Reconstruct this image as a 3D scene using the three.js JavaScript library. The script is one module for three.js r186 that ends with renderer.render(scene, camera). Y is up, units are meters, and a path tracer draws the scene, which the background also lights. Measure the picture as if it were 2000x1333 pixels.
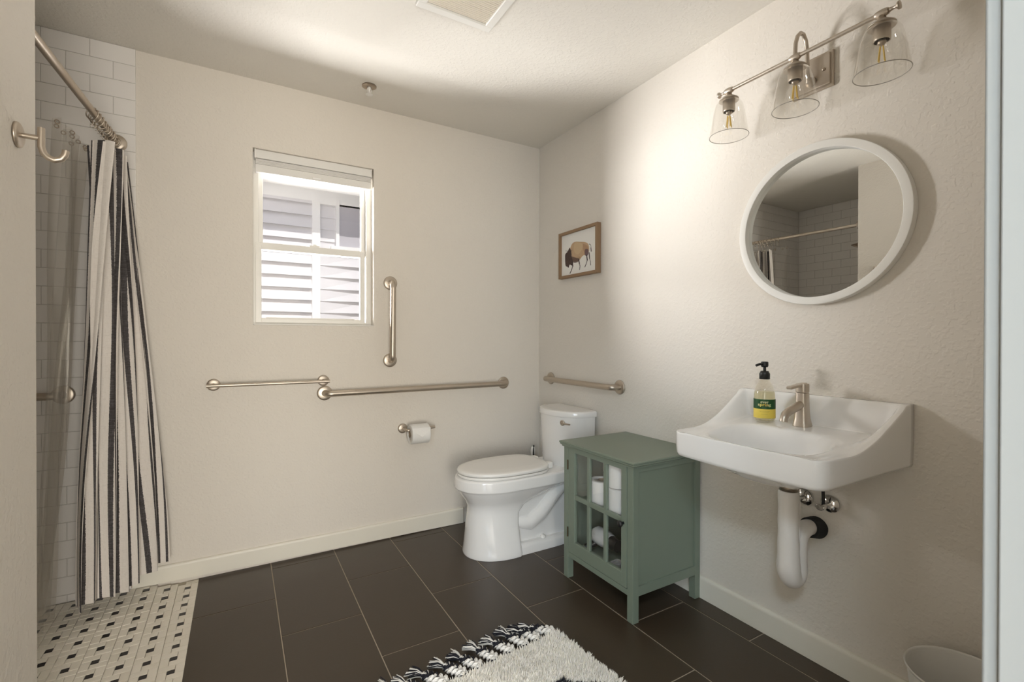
import * as THREE from 'three';
import { RoundedBoxGeometry } from 'three/addons/geometries/RoundedBoxGeometry.js';
import { mergeGeometries } from 'three/addons/utils/BufferGeometryUtils.js';
import { RectAreaLightUniformsLib } from 'three/addons/lights/RectAreaLightUniformsLib.js';
import { Sky } from 'three/addons/objects/Sky.js';

// ---------------------------------------------------------------- camera, sky, sun, exposure
const scene = new THREE.Scene();
const renderer = new THREE.WebGLRenderer({ antialias: true });
renderer.toneMapping = THREE.LinearToneMapping;
renderer.toneMappingExposure = 1.25;
renderer.shadowMap.enabled = true;
RectAreaLightUniformsLib.init();

const camera = new THREE.PerspectiveCamera(71.97, 2000 / 1333, 0.02, 200);
camera.position.set(-1.7743, 1.1441, 2.6832);
camera.rotation.order = 'YXZ';
camera.rotation.set(THREE.MathUtils.degToRad(-0.268), THREE.MathUtils.degToRad(-30.191), THREE.MathUtils.degToRad(0.075));
scene.add(camera);

const sunDir = new THREE.Vector3(0.12, 2.0, 1.0).normalize();   // over our own roof, steep, down into the side yard
const sky = new Sky();
sky.scale.setScalar(1000);
sky.material.uniforms.sunPosition.value.copy(sunDir);
sky.material.uniforms.turbidity.value = 3;
sky.material.uniforms.rayleigh.value = 1.2;
scene.add(sky);
scene.backgroundIntensity = 0.07;

const sun = new THREE.DirectionalLight(new THREE.Color(1.0, 0.95, 0.88), 3);
sun.position.copy(sunDir).multiplyScalar(12);
sun.target.position.set(-1.4, 0.5, -1.2);
sun.castShadow = true;
sun.shadow.mapSize.set(2048, 2048);
Object.assign(sun.shadow.camera, { left: -5, right: 5, top: 5, bottom: -5, near: 0.5, far: 30 });
scene.add(sun, sun.target);
// added area lights standing in for bounce off the sunlit wall next door: its foot, below the line of sight, and the stretch to the left
for (const [power, x0, y0, x1, y1] of [[28, -3.3, -0.28, -0.4, 0.8], [79, -3.8, 0.5, -2.4, 1.9]]) {
  const l = new THREE.RectAreaLight(new THREE.Color(0.99, 0.98, 0.98), power, x1 - x0, y1 - y0);
  l.position.set((x0 + x1) / 2, (y0 + y1) / 2, -1.54);
  l.lookAt((x0 + x1) / 2, (y0 + y1) / 2, 0);
  scene.add(l);
}

// ---------------------------------------------------------------- helpers
let seed = 20240611;
const rnd = () => { seed = (seed + 0x6D2B79F5) | 0; let t = Math.imul(seed ^ (seed >>> 15), 1 | seed); t = (t + Math.imul(t ^ (t >>> 7), 61 | t)) ^ t; return ((t ^ (t >>> 14)) >>> 0) / 4294967296; };
const rr = (a, b) => a + (b - a) * rnd();
const V = (x, y, z) => new THREE.Vector3(x, y, z);
const lerp = (a, b, t) => a + (b - a) * t;
const sstep = (a, b, x) => { const t = Math.min(1, Math.max(0, (x - a) / (b - a))); return t * t * (3 - 2 * t); };
const lin = (r, g, b) => new THREE.Color().setRGB(r, g, b);
const names = {};
function numbered(n) { names[n] = (names[n] ?? -1) + 1; return names[n] ? `${n}_${String(names[n]).padStart(3, '0')}` : n; }
function tag(o, label, category, group) { o.userData.label = label; o.userData.category = category; if (group) o.userData.group = group; return o; }
function thing(name, label, category, [x, y, z] = [0, 0, 0], group) {
  const o = new THREE.Group(); o.name = numbered(name); o.position.set(x, y, z); scene.add(o); return tag(o, label, category, group);
}
function mesh(name, geo, mat, parent) {
  const m = new THREE.Mesh(Array.isArray(geo) ? merge(geo) : geo, mat); m.name = name; m.castShadow = m.receiveShadow = true; parent.add(m); return m;
}
function struct(name, geo, mat) { const m = mesh(name, geo, mat, scene); m.userData.kind = 'structure'; return m; }
function merge(list) {
  return mergeGeometries(list.map((g) => { const n = g.index ? g.toNonIndexed() : g; for (const k of Object.keys(n.attributes)) if (!['position', 'normal', 'uv'].includes(k)) n.deleteAttribute(k); if (!n.attributes.uv) n.setAttribute('uv', new THREE.BufferAttribute(new Float32Array(n.attributes.position.count * 2), 2)); return n; }));
}
// texture coordinates in metres, taken along the face each triangle points to
function uvMetres(g) {
  g = g.index ? g.toNonIndexed() : g;
  const p = g.attributes.position, uv = new Float32Array(p.count * 2), a = V(), b = V(), c = V();
  for (let i = 0; i < p.count; i += 3) {
    a.fromBufferAttribute(p, i); b.fromBufferAttribute(p, i + 1); c.fromBufferAttribute(p, i + 2);
    const n = b.clone().sub(a).cross(c.clone().sub(a)), x = Math.abs(n.x), y = Math.abs(n.y), z = Math.abs(n.z);
    [a, b, c].forEach((q, k) => { const [u, w] = x > y && x > z ? [q.z, q.y] : y > z ? [q.x, q.z] : [q.x, q.y]; uv[(i + k) * 2] = u; uv[(i + k) * 2 + 1] = w; });
  }
  g.setAttribute('uv', new THREE.BufferAttribute(uv, 2)); return g;
}
// box from corner to corner
function span(x0, y0, z0, x1, y1, z1) { return new THREE.BoxGeometry(x1 - x0, y1 - y0, z1 - z0).translate((x0 + x1) / 2, (y0 + y1) / 2, (z0 + z1) / 2); }
function rspan(x0, y0, z0, x1, y1, z1, r = 0.003, seg = 2) { return new RoundedBoxGeometry(x1 - x0, y1 - y0, z1 - z0, seg, r).translate((x0 + x1) / 2, (y0 + y1) / 2, (z0 + z1) / 2); }
// a tile: w along x, d along z, top face at y = 0 with a small chamfer, h thick
function slab(w, d, h, ch) {
  const x = w / 2, z = d / 2, p = [], q = (a, b, c, e) => p.push(...a, ...b, ...c, ...a, ...c, ...e);
  const B = [[-x, -h, -z], [x, -h, -z], [x, -h, z], [-x, -h, z]], M = B.map((v) => [v[0], -ch, v[2]]), T = [[-x + ch, 0, -z + ch], [x - ch, 0, -z + ch], [x - ch, 0, z - ch], [-x + ch, 0, z - ch]];
  q(T[3], T[2], T[1], T[0]);
  for (let i = 0; i < 4; i++) { const j = (i + 1) % 4; q(M[j], M[i], T[i], T[j]); q(B[j], B[i], M[i], M[j]); }
  const g = new THREE.BufferGeometry(); g.setAttribute('position', new THREE.Float32BufferAttribute(p, 3)); g.computeVertexNormals(); return uvMetres(g);
}
function tube(pts, r, closed = false, seg = 48, rs = 12, tension = 0.5) {
  return new THREE.TubeGeometry(new THREE.CatmullRomCurve3(pts, closed, 'catmullrom', tension), seg, r, rs, closed);
}
// straight runs joined by rounded bends
function pipe(pts, r, bend, rs = 14, seg = 8) {
  const path = new THREE.CurvePath(); let from = pts[0].clone();
  for (let i = 1; i < pts.length - 1; i++) {
    const a = pts[i - 1].clone().sub(pts[i]).normalize(), b = pts[i + 1].clone().sub(pts[i]).normalize(), s = pts[i].clone().addScaledVector(a, bend), e = pts[i].clone().addScaledVector(b, bend);
    path.add(new THREE.LineCurve3(from, s)); path.add(new THREE.QuadraticBezierCurve3(s, pts[i].clone(), e)); from = e;
  }
  path.add(new THREE.LineCurve3(from, pts[pts.length - 1].clone()));
  const all = []; for (const c of path.curves) { const n = c.isLineCurve3 ? 1 : seg; for (let k = 0; k < n; k++) all.push(c.getPoint(k / n)); } all.push(pts[pts.length - 1]);
  return sweep(all, () => r, rs);
}
// round section swept along points; ends capped
function sweep(pts, rad, rs = 12) {
  const n = pts.length, tan = pts.map((p, i) => pts[Math.min(n - 1, i + 1)].clone().sub(pts[Math.max(0, i - 1)]).normalize());
  let up = Math.abs(tan[0].y) < 0.9 ? V(0, 1, 0) : V(1, 0, 0), rings = [];
  for (let i = 0; i < n; i++) {
    const s = up.clone().cross(tan[i]).normalize(), u = tan[i].clone().cross(s).normalize(); up = u; const r = rad(i / (n - 1)), ring = [];
    for (let k = 0; k < rs; k++) { const a = k / rs * Math.PI * 2; ring.push(pts[i].clone().addScaledVector(s, Math.cos(a) * r).addScaledVector(u, Math.sin(a) * r)); }
    rings.push(ring);
  }
  return loft(rings, true, true);
}
// skin over closed rings of equal length
function loft(rings, capA = false, capB = false) {
  const n = rings[0].length, pos = [], idx = [], uv = [];
  rings.forEach((r, i) => r.forEach((p, k) => { pos.push(p.x, p.y, p.z); uv.push(k / n, i / (rings.length - 1)); }));
  for (let i = 0; i < rings.length - 1; i++) for (let k = 0; k < n; k++) { const a = i * n + k, b = i * n + (k + 1) % n, c = a + n, d = b + n; idx.push(a, b, d, a, d, c); }
  const cap = (ring, flip) => { const o = pos.length / 3, c = V(); ring.forEach((p) => { c.add(p); pos.push(p.x, p.y, p.z); uv.push(0, 0); }); c.divideScalar(n); pos.push(c.x, c.y, c.z); uv.push(0, 0); for (let k = 0; k < n; k++) { const a = o + k, b = o + (k + 1) % n; flip ? idx.push(b, a, o + n) : idx.push(a, b, o + n); } };
  if (capA) cap(rings[0], true); if (capB) cap(rings[rings.length - 1], false);
  const g = new THREE.BufferGeometry(); g.setAttribute('position', new THREE.Float32BufferAttribute(pos, 3)); g.setAttribute('uv', new THREE.Float32BufferAttribute(uv, 2)); g.setIndex(idx);
  // outward winding
  g.computeBoundingBox(); let vol = 0; const a = V(), b = V(), c = V(), P = g.attributes.position;
  for (let i = 0; i < idx.length; i += 3) { a.fromBufferAttribute(P, idx[i]); b.fromBufferAttribute(P, idx[i + 1]); c.fromBufferAttribute(P, idx[i + 2]); vol += a.dot(b.clone().cross(c)); }
  if (vol < 0) { for (let i = 0; i < idx.length; i += 3) [idx[i], idx[i + 1]] = [idx[i + 1], idx[i]]; g.setIndex(idx); }
  g.computeVertexNormals(); return g;
}
const lathe = (pts, seg = 40) => new THREE.LatheGeometry(pts.map(([r, y]) => new THREE.Vector2(r, y)), seg);
const disc = (r, h, seg = 36) => lathe([[0, 0], [r, 0], [r, h * 0.35], [r * 0.95, h * 0.62], [r * 0.8, h * 0.86], [r * 0.5, h * 1.02], [0, h * 1.08]], seg);
const pow = (v, e) => Math.sign(v) * Math.pow(Math.abs(v), e);
// horizontal ring: front (towards -x) and back halves with their own squareness
function ring(y, xf, xb, xm, cz, hw, nf = 2, nb = 4, N = 72) {
  const r = []; for (let k = 0; k < N; k++) { const t = k / N * Math.PI * 2, c = Math.cos(t), s = Math.sin(t), e = c < 0 ? 2 / nf : 2 / nb; r.push(V(c < 0 ? xm - (xm - xf) * Math.pow(-c, e) : xm + (xb - xm) * Math.pow(c, e), y, cz + hw * pow(s, e))); } return r;
}

// ---------------------------------------------------------------- textures and materials
function noiseTex(size, cells, opts = {}) {
  const { octaves = 3, gain = 0.5, lo = 0, hi = 255, thresh } = opts, data = new Uint8Array(size * size * 4), lay = [];
  let f = cells; for (let o = 0; o < octaves; o++, f *= 2) { const g = new Float32Array(f * f); for (let i = 0; i < g.length; i++) g[i] = rnd(); lay.push([f, g]); }
  for (let y = 0; y < size; y++) for (let x = 0; x < size; x++) {
    let v = 0, w = 1, tot = 0;
    for (const [n, g] of lay) { const fx = x / size * n, fy = y / size * n, x0 = Math.floor(fx), y0 = Math.floor(fy), tx = sstep(0, 1, fx - x0), ty = sstep(0, 1, fy - y0), at = (i, j) => g[((j + n) % n) * n + ((i + n) % n)]; v += w * lerp(lerp(at(x0, y0), at(x0 + 1, y0), tx), lerp(at(x0, y0 + 1), at(x0 + 1, y0 + 1), tx), ty); tot += w; w *= gain; }
    v /= tot; if (thresh) v = sstep(thresh[0], thresh[1], v);
    const c = lo + (hi - lo) * v, i = (y * size + x) * 4; data[i] = data[i + 1] = data[i + 2] = c; data[i + 3] = 255;
  }
  const t = new THREE.DataTexture(data, size, size); t.wrapS = t.wrapT = THREE.RepeatWrapping; t.magFilter = THREE.LinearFilter; t.minFilter = THREE.LinearMipmapLinearFilter; t.generateMipmaps = true; t.needsUpdate = true; return t;
}
const rep = (t, s) => { const c = t.clone(); c.repeat.set(1 / s, 1 / s); c.needsUpdate = true; return c; };
const peel = noiseTex(512, 40, { octaves: 2, gain: 0.55, thresh: [0.42, 0.75] });      // orange-peel plaster
const fine = noiseTex(512, 24, { octaves: 4, gain: 0.6 });
const std = (color, roughness, extra = {}) => new THREE.MeshStandardMaterial({ color, roughness, ...extra });
const phys = (color, roughness, extra = {}) => new THREE.MeshPhysicalMaterial({ color, roughness, ...extra });
const M = {
  wall: std(lin(0.755, 0.705, 0.632), 0.75, { bumpMap: rep(peel, 0.36), bumpScale: 0.00055 }),
  ceiling: std(lin(0.79, 0.755, 0.69), 0.8, { bumpMap: rep(peel, 0.36), bumpScale: 0.0006 }),
  trim: std(lin(0.80, 0.765, 0.67), 0.4),
  casing: std(lin(0.36, 0.37, 0.362), 0.42),
  rawWood: std(lin(0.30, 0.18, 0.08), 0.8),
  floorTile: [0, 1, 2].map((k) => std(lin(0.050 + k * 0.003, 0.034 + k * 0.0025, 0.0205 + k * 0.002), 0.37, { bumpMap: rep(fine, 0.18), bumpScale: 0.00012, roughnessMap: rep(noiseTex(256, 10, { octaves: 4, lo: 228, hi: 255 }), 0.6) })),
  grout: std(lin(0.42, 0.35, 0.27), 0.9),
  mosaicGrout: std(lin(0.50, 0.45, 0.36), 0.9),
  mosaicWhite: [0, 1].map((k) => std(lin(0.88 - k * 0.03, 0.83 - k * 0.03, 0.73 - k * 0.035), 0.35)),
  mosaicBlack: std(lin(0.012, 0.010, 0.010), 0.3),
  subway: [0, 1].map((k) => std(lin(0.84 - k * 0.015, 0.81 - k * 0.015, 0.775 - k * 0.015), 0.16)),
  subwayGrout: std(lin(0.55, 0.52, 0.48), 0.9),
  nickel: std(lin(0.54, 0.475, 0.40), 0.40, { metalness: 1 }),
  nickelDark: std(lin(0.42, 0.35, 0.28), 0.35, { metalness: 1 }),
  chrome: std(lin(0.82, 0.81, 0.80), 0.06, { metalness: 1 }),
  vinyl: std(lin(0.83, 0.81, 0.76), 0.35),
  blind: std(lin(0.80, 0.78, 0.74), 0.6),
  pane: phys(lin(1, 1, 1), 0.0, { transmission: 1, thickness: 0, ior: 1.5 }),
  porcelain: phys(lin(0.86, 0.84, 0.81), 0.12, { clearcoat: 0.6, clearcoatRoughness: 0.05 }),
  seat: std(lin(0.86, 0.83, 0.78), 0.22),
  green: std(lin(0.200, 0.238, 0.182), 0.40),
  hinge: std(lin(0.12, 0.085, 0.05), 0.45, { metalness: 0.8 }),
  black: std(lin(0.012, 0.012, 0.012), 0.4),
  blackFoam: std(lin(0.012, 0.012, 0.013), 0.8, { bumpMap: rep(fine, 0.05), bumpScale: 0.001 }),
  paper: std(lin(0.86, 0.84, 0.80), 0.95, { bumpMap: rep(fine, 0.06), bumpScale: 0.0006 }),
  core: std(lin(0.35, 0.26, 0.17), 0.9),
  whitePlastic: std(lin(0.84, 0.82, 0.78), 0.3),
  wrap: std(lin(0.84, 0.81, 0.77), 0.38),
  frameWood: std(lin(0.30, 0.19, 0.105), 0.6),
  mirror: std(lin(0.86, 0.87, 0.86), 0.0, { metalness: 1 }),
  mirrorFrame: std(lin(0.82, 0.80, 0.75), 0.4),
  glass: phys(lin(1, 1, 1), 0.02, { transmission: 1, thickness: 0, ior: 1.5 }),
  shadeGlass: phys(lin(0.95, 0.945, 0.93), 0.02, { transmission: 1, thickness: 0, ior: 1.75 }),
  rimGlass: phys(lin(0.55, 0.52, 0.47), 0.1, { transmission: 0.45, thickness: 0, ior: 1.5 }),
  filament: std(lin(0.80, 0.55, 0.10), 0.5),
  liner: phys(lin(0.93, 0.92, 0.90), 0.12, { transmission: 0.93, thickness: 0, ior: 1.45 }),
};

// ---------------------------------------------------------------- room shell
const H = 2.44, XW = -2.246, ZP = 0.944, XS = -3.18, ZD = 2.543;
const WX0 = -1.712, WX1 = -1.115, WY0 = 1.213, WY1 = 2.10;         // window opening
const wallGeo = (...boxes) => merge(boxes.map((b) => uvMetres(span(...b))));
struct('wall_window', wallGeo([XS - 0.12, -0.4, -0.13, WX0, H + 0.3, 0], [WX1, -0.4, -0.13, 0.12, H + 0.3, 0], [WX0, -0.4, -0.13, WX1, WY0, 0], [WX0, WY1, -0.13, WX1, H + 0.3, 0]), M.wall);
struct('wall_right', wallGeo([0, -0.06, 0, 0.12, H + 0.1, ZD + 0.117]), M.wall);
struct('wall_shower', wallGeo([XS - 0.12, -0.06, 0, XS, H + 0.1, ZP]), M.wall);
struct('wall_left', wallGeo([XS - 0.12, -0.06, ZP, XW, H, ZD + 0.117]), M.wall);
struct('wall_door', wallGeo([-1.2 + 0.018, 0, ZD, 0, H, ZD + 0.117], [XW, 2.04, ZD, -1.18, H, ZD + 0.117]), M.wall);
struct('ceiling', wallGeo([XS - 0.12, H, 0, 0.12, H + 0.1, 4.9]), M.ceiling);
// hallway behind the doorway
struct('wall_hall', wallGeo([-4.0, -0.06, 4.8, -3.85, H, 4.9], [-3.85, 2.2, 4.8, -3.15, H, 4.9], [-3.85, -0.06, 4.8, -3.15, 0.1, 4.9], [-3.15, -0.06, 4.8, -2.75, H, 4.9], [-0.95, -0.06, 4.8, 0.6, H, 4.9], [-2.75, 1.42, 4.8, -0.95, H, 4.9], [-2.75, -0.06, 4.8, -0.95, 0.1, 4.9], [0.5, -0.06, ZD + 0.117, 0.6, H, 4.8], [-4.0, -0.06, ZD + 0.117, -3.9, H, 4.8], [-3.9, -0.06, ZD, XS - 0.12, H, ZD + 0.117], [0.12, -0.06, ZD, 0.5, H, ZD + 0.117]), M.wall);
struct('ceiling_hall', wallGeo([-4.0, H, ZD, XS - 0.12, H + 0.1, 4.9], [0.12, H, ZD, 0.6, H + 0.1, 4.9]), M.ceiling);
struct('floor_hall', wallGeo([-4.0, -0.06, ZD, 0.6, -0.004, 4.8]), std(lin(0.16, 0.11, 0.07), 0.5));
// two unseen hallway windows, added with area lights as fill through the doorway
[['added_window_2', -2.75, -0.95, 0.1, 1.42, 12.5, new THREE.Color(1.0, 0.945, 0.86)], ['added_window_3', -3.85, -3.15, 0.1, 2.2, 13, new THREE.Color(0.74, 0.87, 1.0)]].forEach(([name, x0, x1, y0, y1, power, tint]) => {
  const w = struct(name, [rspan(x0, y0, 4.82, x0 + 0.06, y1, 4.88), rspan(x1 - 0.06, y0, 4.82, x1, y1, 4.88), rspan(x0 + 0.06, y0, 4.82, x1 - 0.06, y0 + 0.06, 4.88), rspan(x0 + 0.06, y1 - 0.06, 4.82, x1 - 0.06, y1, 4.88)], M.vinyl);
  mesh('pane', span(x0 + 0.06, y0 + 0.06, 4.849, x1 - 0.06, y1 - 0.06, 4.851), M.pane, w);
  const l = new THREE.RectAreaLight(tint, power, x1 - x0 - 0.12, y1 - y0 - 0.12), y = (y0 + y1) / 2; l.position.set((x0 + x1) / 2, y, 4.79); l.lookAt((x0 + x1) / 2, y, 0); scene.add(l);
});
// near-black cladding, added to soak up bounced light in the side yard
struct('wall_outside_absorber', wallGeo([-6, -0.4, -0.15, WX0 - 0.03, H + 0.2, -0.13], [WX1 + 0.03, -0.4, -0.15, 4, H + 0.2, -0.13], [WX0 - 0.03, -0.4, -0.15, WX1 + 0.03, WY0 - 0.03, -0.13], [WX0 - 0.03, WY1 + 0.03, -0.15, WX1 + 0.03, H + 0.2, -0.13]), std(lin(0.022, 0.02, 0.019), 0.85));
// roof edge of this house, over the side yard
struct('roof_eave', wallGeo([-6, H + 0.18, -0.6, 4, H + 0.3, 0.5]), std(lin(0.16, 0.13, 0.11), 0.8));

// floor of 30 x 61 cm dark tiles laid in a half-offset bond
const floor = struct('floor', wallGeo([-1.9415, -0.06, 0, 0, -0.0018, ZD], [XW, -0.06, ZP, -1.9415, -0.0018, ZD]), M.grout);
{
  const cols = [-2.246, -1.9415, -1.634, -1.33, -1.026, -0.714, -0.411, -0.103, 0], g = 0.0038, cache = new Map();
  for (let c = 0; c < cols.length - 1; c++) {
    const x0 = cols[c], x1 = cols[c + 1], off = c % 2 ? 0.381 : 0.076, zs = [c ? 0 : ZP];
    for (let k = 0; k < 6; k++) { const z = off + 0.61 * k; if (z > zs[0] + 0.02 && z < ZD - 0.02) zs.push(z); } zs.push(ZD);
    for (let k = 0; k < zs.length - 1; k++) {
      const w = x1 - x0 - g, d = zs[k + 1] - zs[k] - g, key = w.toFixed(3) + d.toFixed(3);
      if (!cache.has(key)) cache.set(key, slab(w, d, 0.01, 0.0012));
      const t = mesh('tile', cache.get(key), M.floorTile[Math.floor(rnd() * 3)], floor); t.position.set((x0 + x1) / 2, 0, (zs[k] + zs[k + 1]) / 2);
    }
  }
}
// shower floor: pinwheel mosaic, rising a little towards the far wall
const pan = (x, z) => 0.024 * sstep(-1.95, -2.25, x) * (1 - sstep(0.0, 0.75, z));
const showerFloor = struct('floor_shower', wallGeo([XS, -0.06, 0, -1.9415, -0.004, ZP]), M.mosaicGrout);
{
  const P = 0.0785, s = 0.0222, g = 0.0016, a = (P - s) / 2, gl = slab(a - g, a + s - g, 0.02, 0.0007), gw = slab(a + s - g, a - g, 0.02, 0.0007), gd = slab(s - g * 0.6, s - g * 0.6, 0.02, 0.0007), half = slab(0.034 - g, P - g, 0.02, 0.0007);
  const shift = [0.0804, 0.0639, 0.0428, 0.05, 0.0549, 0.0605, 0.0605], rest = [], restBlack = [];
  for (let c = 0; c < 15; c++) {
    const x = -1.977 - c * P, z0 = (shift[Math.min(c, 6)] % P);
    for (let r = -1; r < 13; r++) {
      const z = z0 + r * P, put = (geo, mat, dx, dz) => {
        const px = x + dx, pz = z + dz; geo.computeBoundingBox(); const hz = geo.boundingBox.max.z, hx = geo.boundingBox.max.x;
        if (pz - hz < 0.0 || pz + hz > ZP || px - hx < XS) return;
        const y = pan(px, pz);
        if (c < 7 && z < 0.86) { const m = mesh('mosaic_tile', geo, mat, showerFloor); m.position.set(px, y, pz); } else (mat === M.mosaicBlack ? restBlack : rest).push(geo.clone().translate(px, y, pz));
      };
      const w = () => M.mosaicWhite[rnd() < 0.7 ? 0 : 1];
      put(gd, M.mosaicBlack, 0, 0);
      put(gl, w(), -(s + a) / 2, a / 2); put(gw, w(), a / 2, (s + a) / 2); put(gl, w(), (s + a) / 2, -a / 2); put(gw, w(), -a / 2, -(s + a) / 2);
    }
  }
  const st = mesh('mosaic_field', rest, M.mosaicWhite[0], showerFloor); st.userData.kind = 'stuff';
  const sb = mesh('mosaic_dots', restBlack, M.mosaicBlack, showerFloor); sb.userData.kind = 'stuff';
}
// shower walls: 3 x 6 inch white tiles in running bond
{
  const pitch = 0.077, len = 0.1562, g = 0.0019, cache = new Map();
  const field = (name, x0, x1, place, turn, y0) => {   // along runs 0 .. x1-x0 from the free edge
    const back = struct(name, turn ? wallGeo([XS, 0, 0.001, XS + 0.006, H, ZP]) : wallGeo([XS, 0, 0, -2.1725, H, 0.007]), M.subwayGrout), L = x1 - x0;
    for (let r = 0; r < 32; r++) {
      const top = H - 0.0775 - pitch * (r - 1) - (r ? 0 : 0), yT = r ? top : H - 0.001, yB = r ? top - pitch : H - 0.0775; if (yB < -0.03) continue;
      let a = r % 2 ? len / 2 : len, b = 0;
      while (b < L - 0.01) {
        const e = Math.min(a, L), w = e - b - g, h = Math.max(yT - Math.max(yB, y0), 0.02) - g, key = w.toFixed(3) + h.toFixed(3);
        if (!cache.has(key)) cache.set(key, slab(w, h, 0.007, 0.0009).rotateX(Math.PI / 2));
        const t = mesh('wall_tile', cache.get(key), M.subway[rnd() < 0.7 ? 0 : 1], back); place(t, (b + e) / 2, (yT + Math.max(yB, y0)) / 2); b = e; a = e + len;
      }
    }
  };
  field('trim_1', XS, -2.1715, (t, s, y) => t.position.set(-2.1715 - s, y, 0.0095), false, 0.02);
  field('trim_2', 0.011, ZP, (t, s, y) => { t.position.set(XS + 0.0085, y, 0.011 + s); t.rotation.y = Math.PI / 2; }, true, 0.02);
}
// baseboards
{
  const prof = (len, h) => { const s = new THREE.Shape(); s.moveTo(0, 0); s.lineTo(0.014, 0); s.lineTo(0.014, h - 0.012); s.quadraticCurveTo(0.0135, h - 0.002, 0.006, h); s.lineTo(0, h); return new THREE.ExtrudeGeometry(s, { depth: len, bevelEnabled: false, curveSegments: 6 }); };
  // along the window wall: shape x -> +z, extruded along -x
  const g = prof(2.188 - 0.568, 0.094).rotateY(-Math.PI / 2).translate(-0.568, 0.001, 0);
  { const p = g.attributes.position; for (let i = 0; i < p.count; i++) { const lift = pan(p.getX(i), 0.02) ; if (p.getY(i) < 0.02) p.setY(i, p.getY(i) + lift * 0.9); } g.computeVertexNormals(); }
  const b = struct('baseboard_window', g, M.trim);
  mesh('end_grain', span(-0.567, 0.004, 0.0005, -0.5655, 0.092, 0.0132), M.rawWood, b);
  mesh('end_grain', span(-2.1905, 0.026, 0.0005, -2.1885, 0.092, 0.0132), M.rawWood, b);
  struct('baseboard_right', prof(ZD - 0.78, 0.094).rotateY(Math.PI).translate(0, 0.001, ZD), M.trim);
}
// door casing and jamb at the doorway the camera stands in
{
  const d = struct('door_1', rspan(-1.2, 0, ZD - 0.0005, -1.182, 2.04, ZD + 0.13, 0.002), M.casing);
  mesh('casing', rspan(-1.1955, 0.0, ZD - 0.0125, -1.128, 2.10, ZD, 0.003), M.casing, d);
  mesh('casing', rspan(XW + 0.004, 2.045, ZD - 0.0125, -1.128, 2.11, ZD, 0.003), M.casing, d);
  mesh('door_stop', rspan(-1.212, 0, ZD + 0.05, -1.2, 2.03, ZD + 0.085, 0.002), M.casing, d);
  mesh('jamb', rspan(XW + 0.001, 0, ZD, XW + 0.019, 2.04, ZD + 0.13, 0.002), M.casing, d);
  mesh('jamb', rspan(XW + 0.019, 2.022, ZD, -1.2, 2.04, ZD + 0.13, 0.002), M.casing, d);
}

// cool white ceiling lamp of the hallway; its light falls through the doorway onto the floor and the foot of the far walls
{
  const l = thing('ceiling_lamp', 'round white flush ceiling lamp in the hallway behind the doorway', 'lamp', [-2.5, H, 3.32]);
  mesh('lamp_base', lathe([[0, -0.0005], [0.235, -0.0005], [0.235, -0.024], [0.225, -0.03], [0, -0.03]], 48), M.whitePlastic, l);
  mesh('lamp_diffuser', lathe([[0, -0.062], [0.12, -0.06], [0.19, -0.05], [0.22, -0.031]], 48), new THREE.MeshStandardMaterial({ color: 0xffffff, emissive: lin(0.72, 0.88, 1.0), emissiveIntensity: 2, roughness: 0.5 }), l);
  const a = new THREE.RectAreaLight(lin(0.72, 0.87, 1.0), 66, 0.4, 0.4); a.position.set(-2.5, H - 0.068, 3.32); a.lookAt(-2.5, 0, 3.32); scene.add(a);
}

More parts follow.
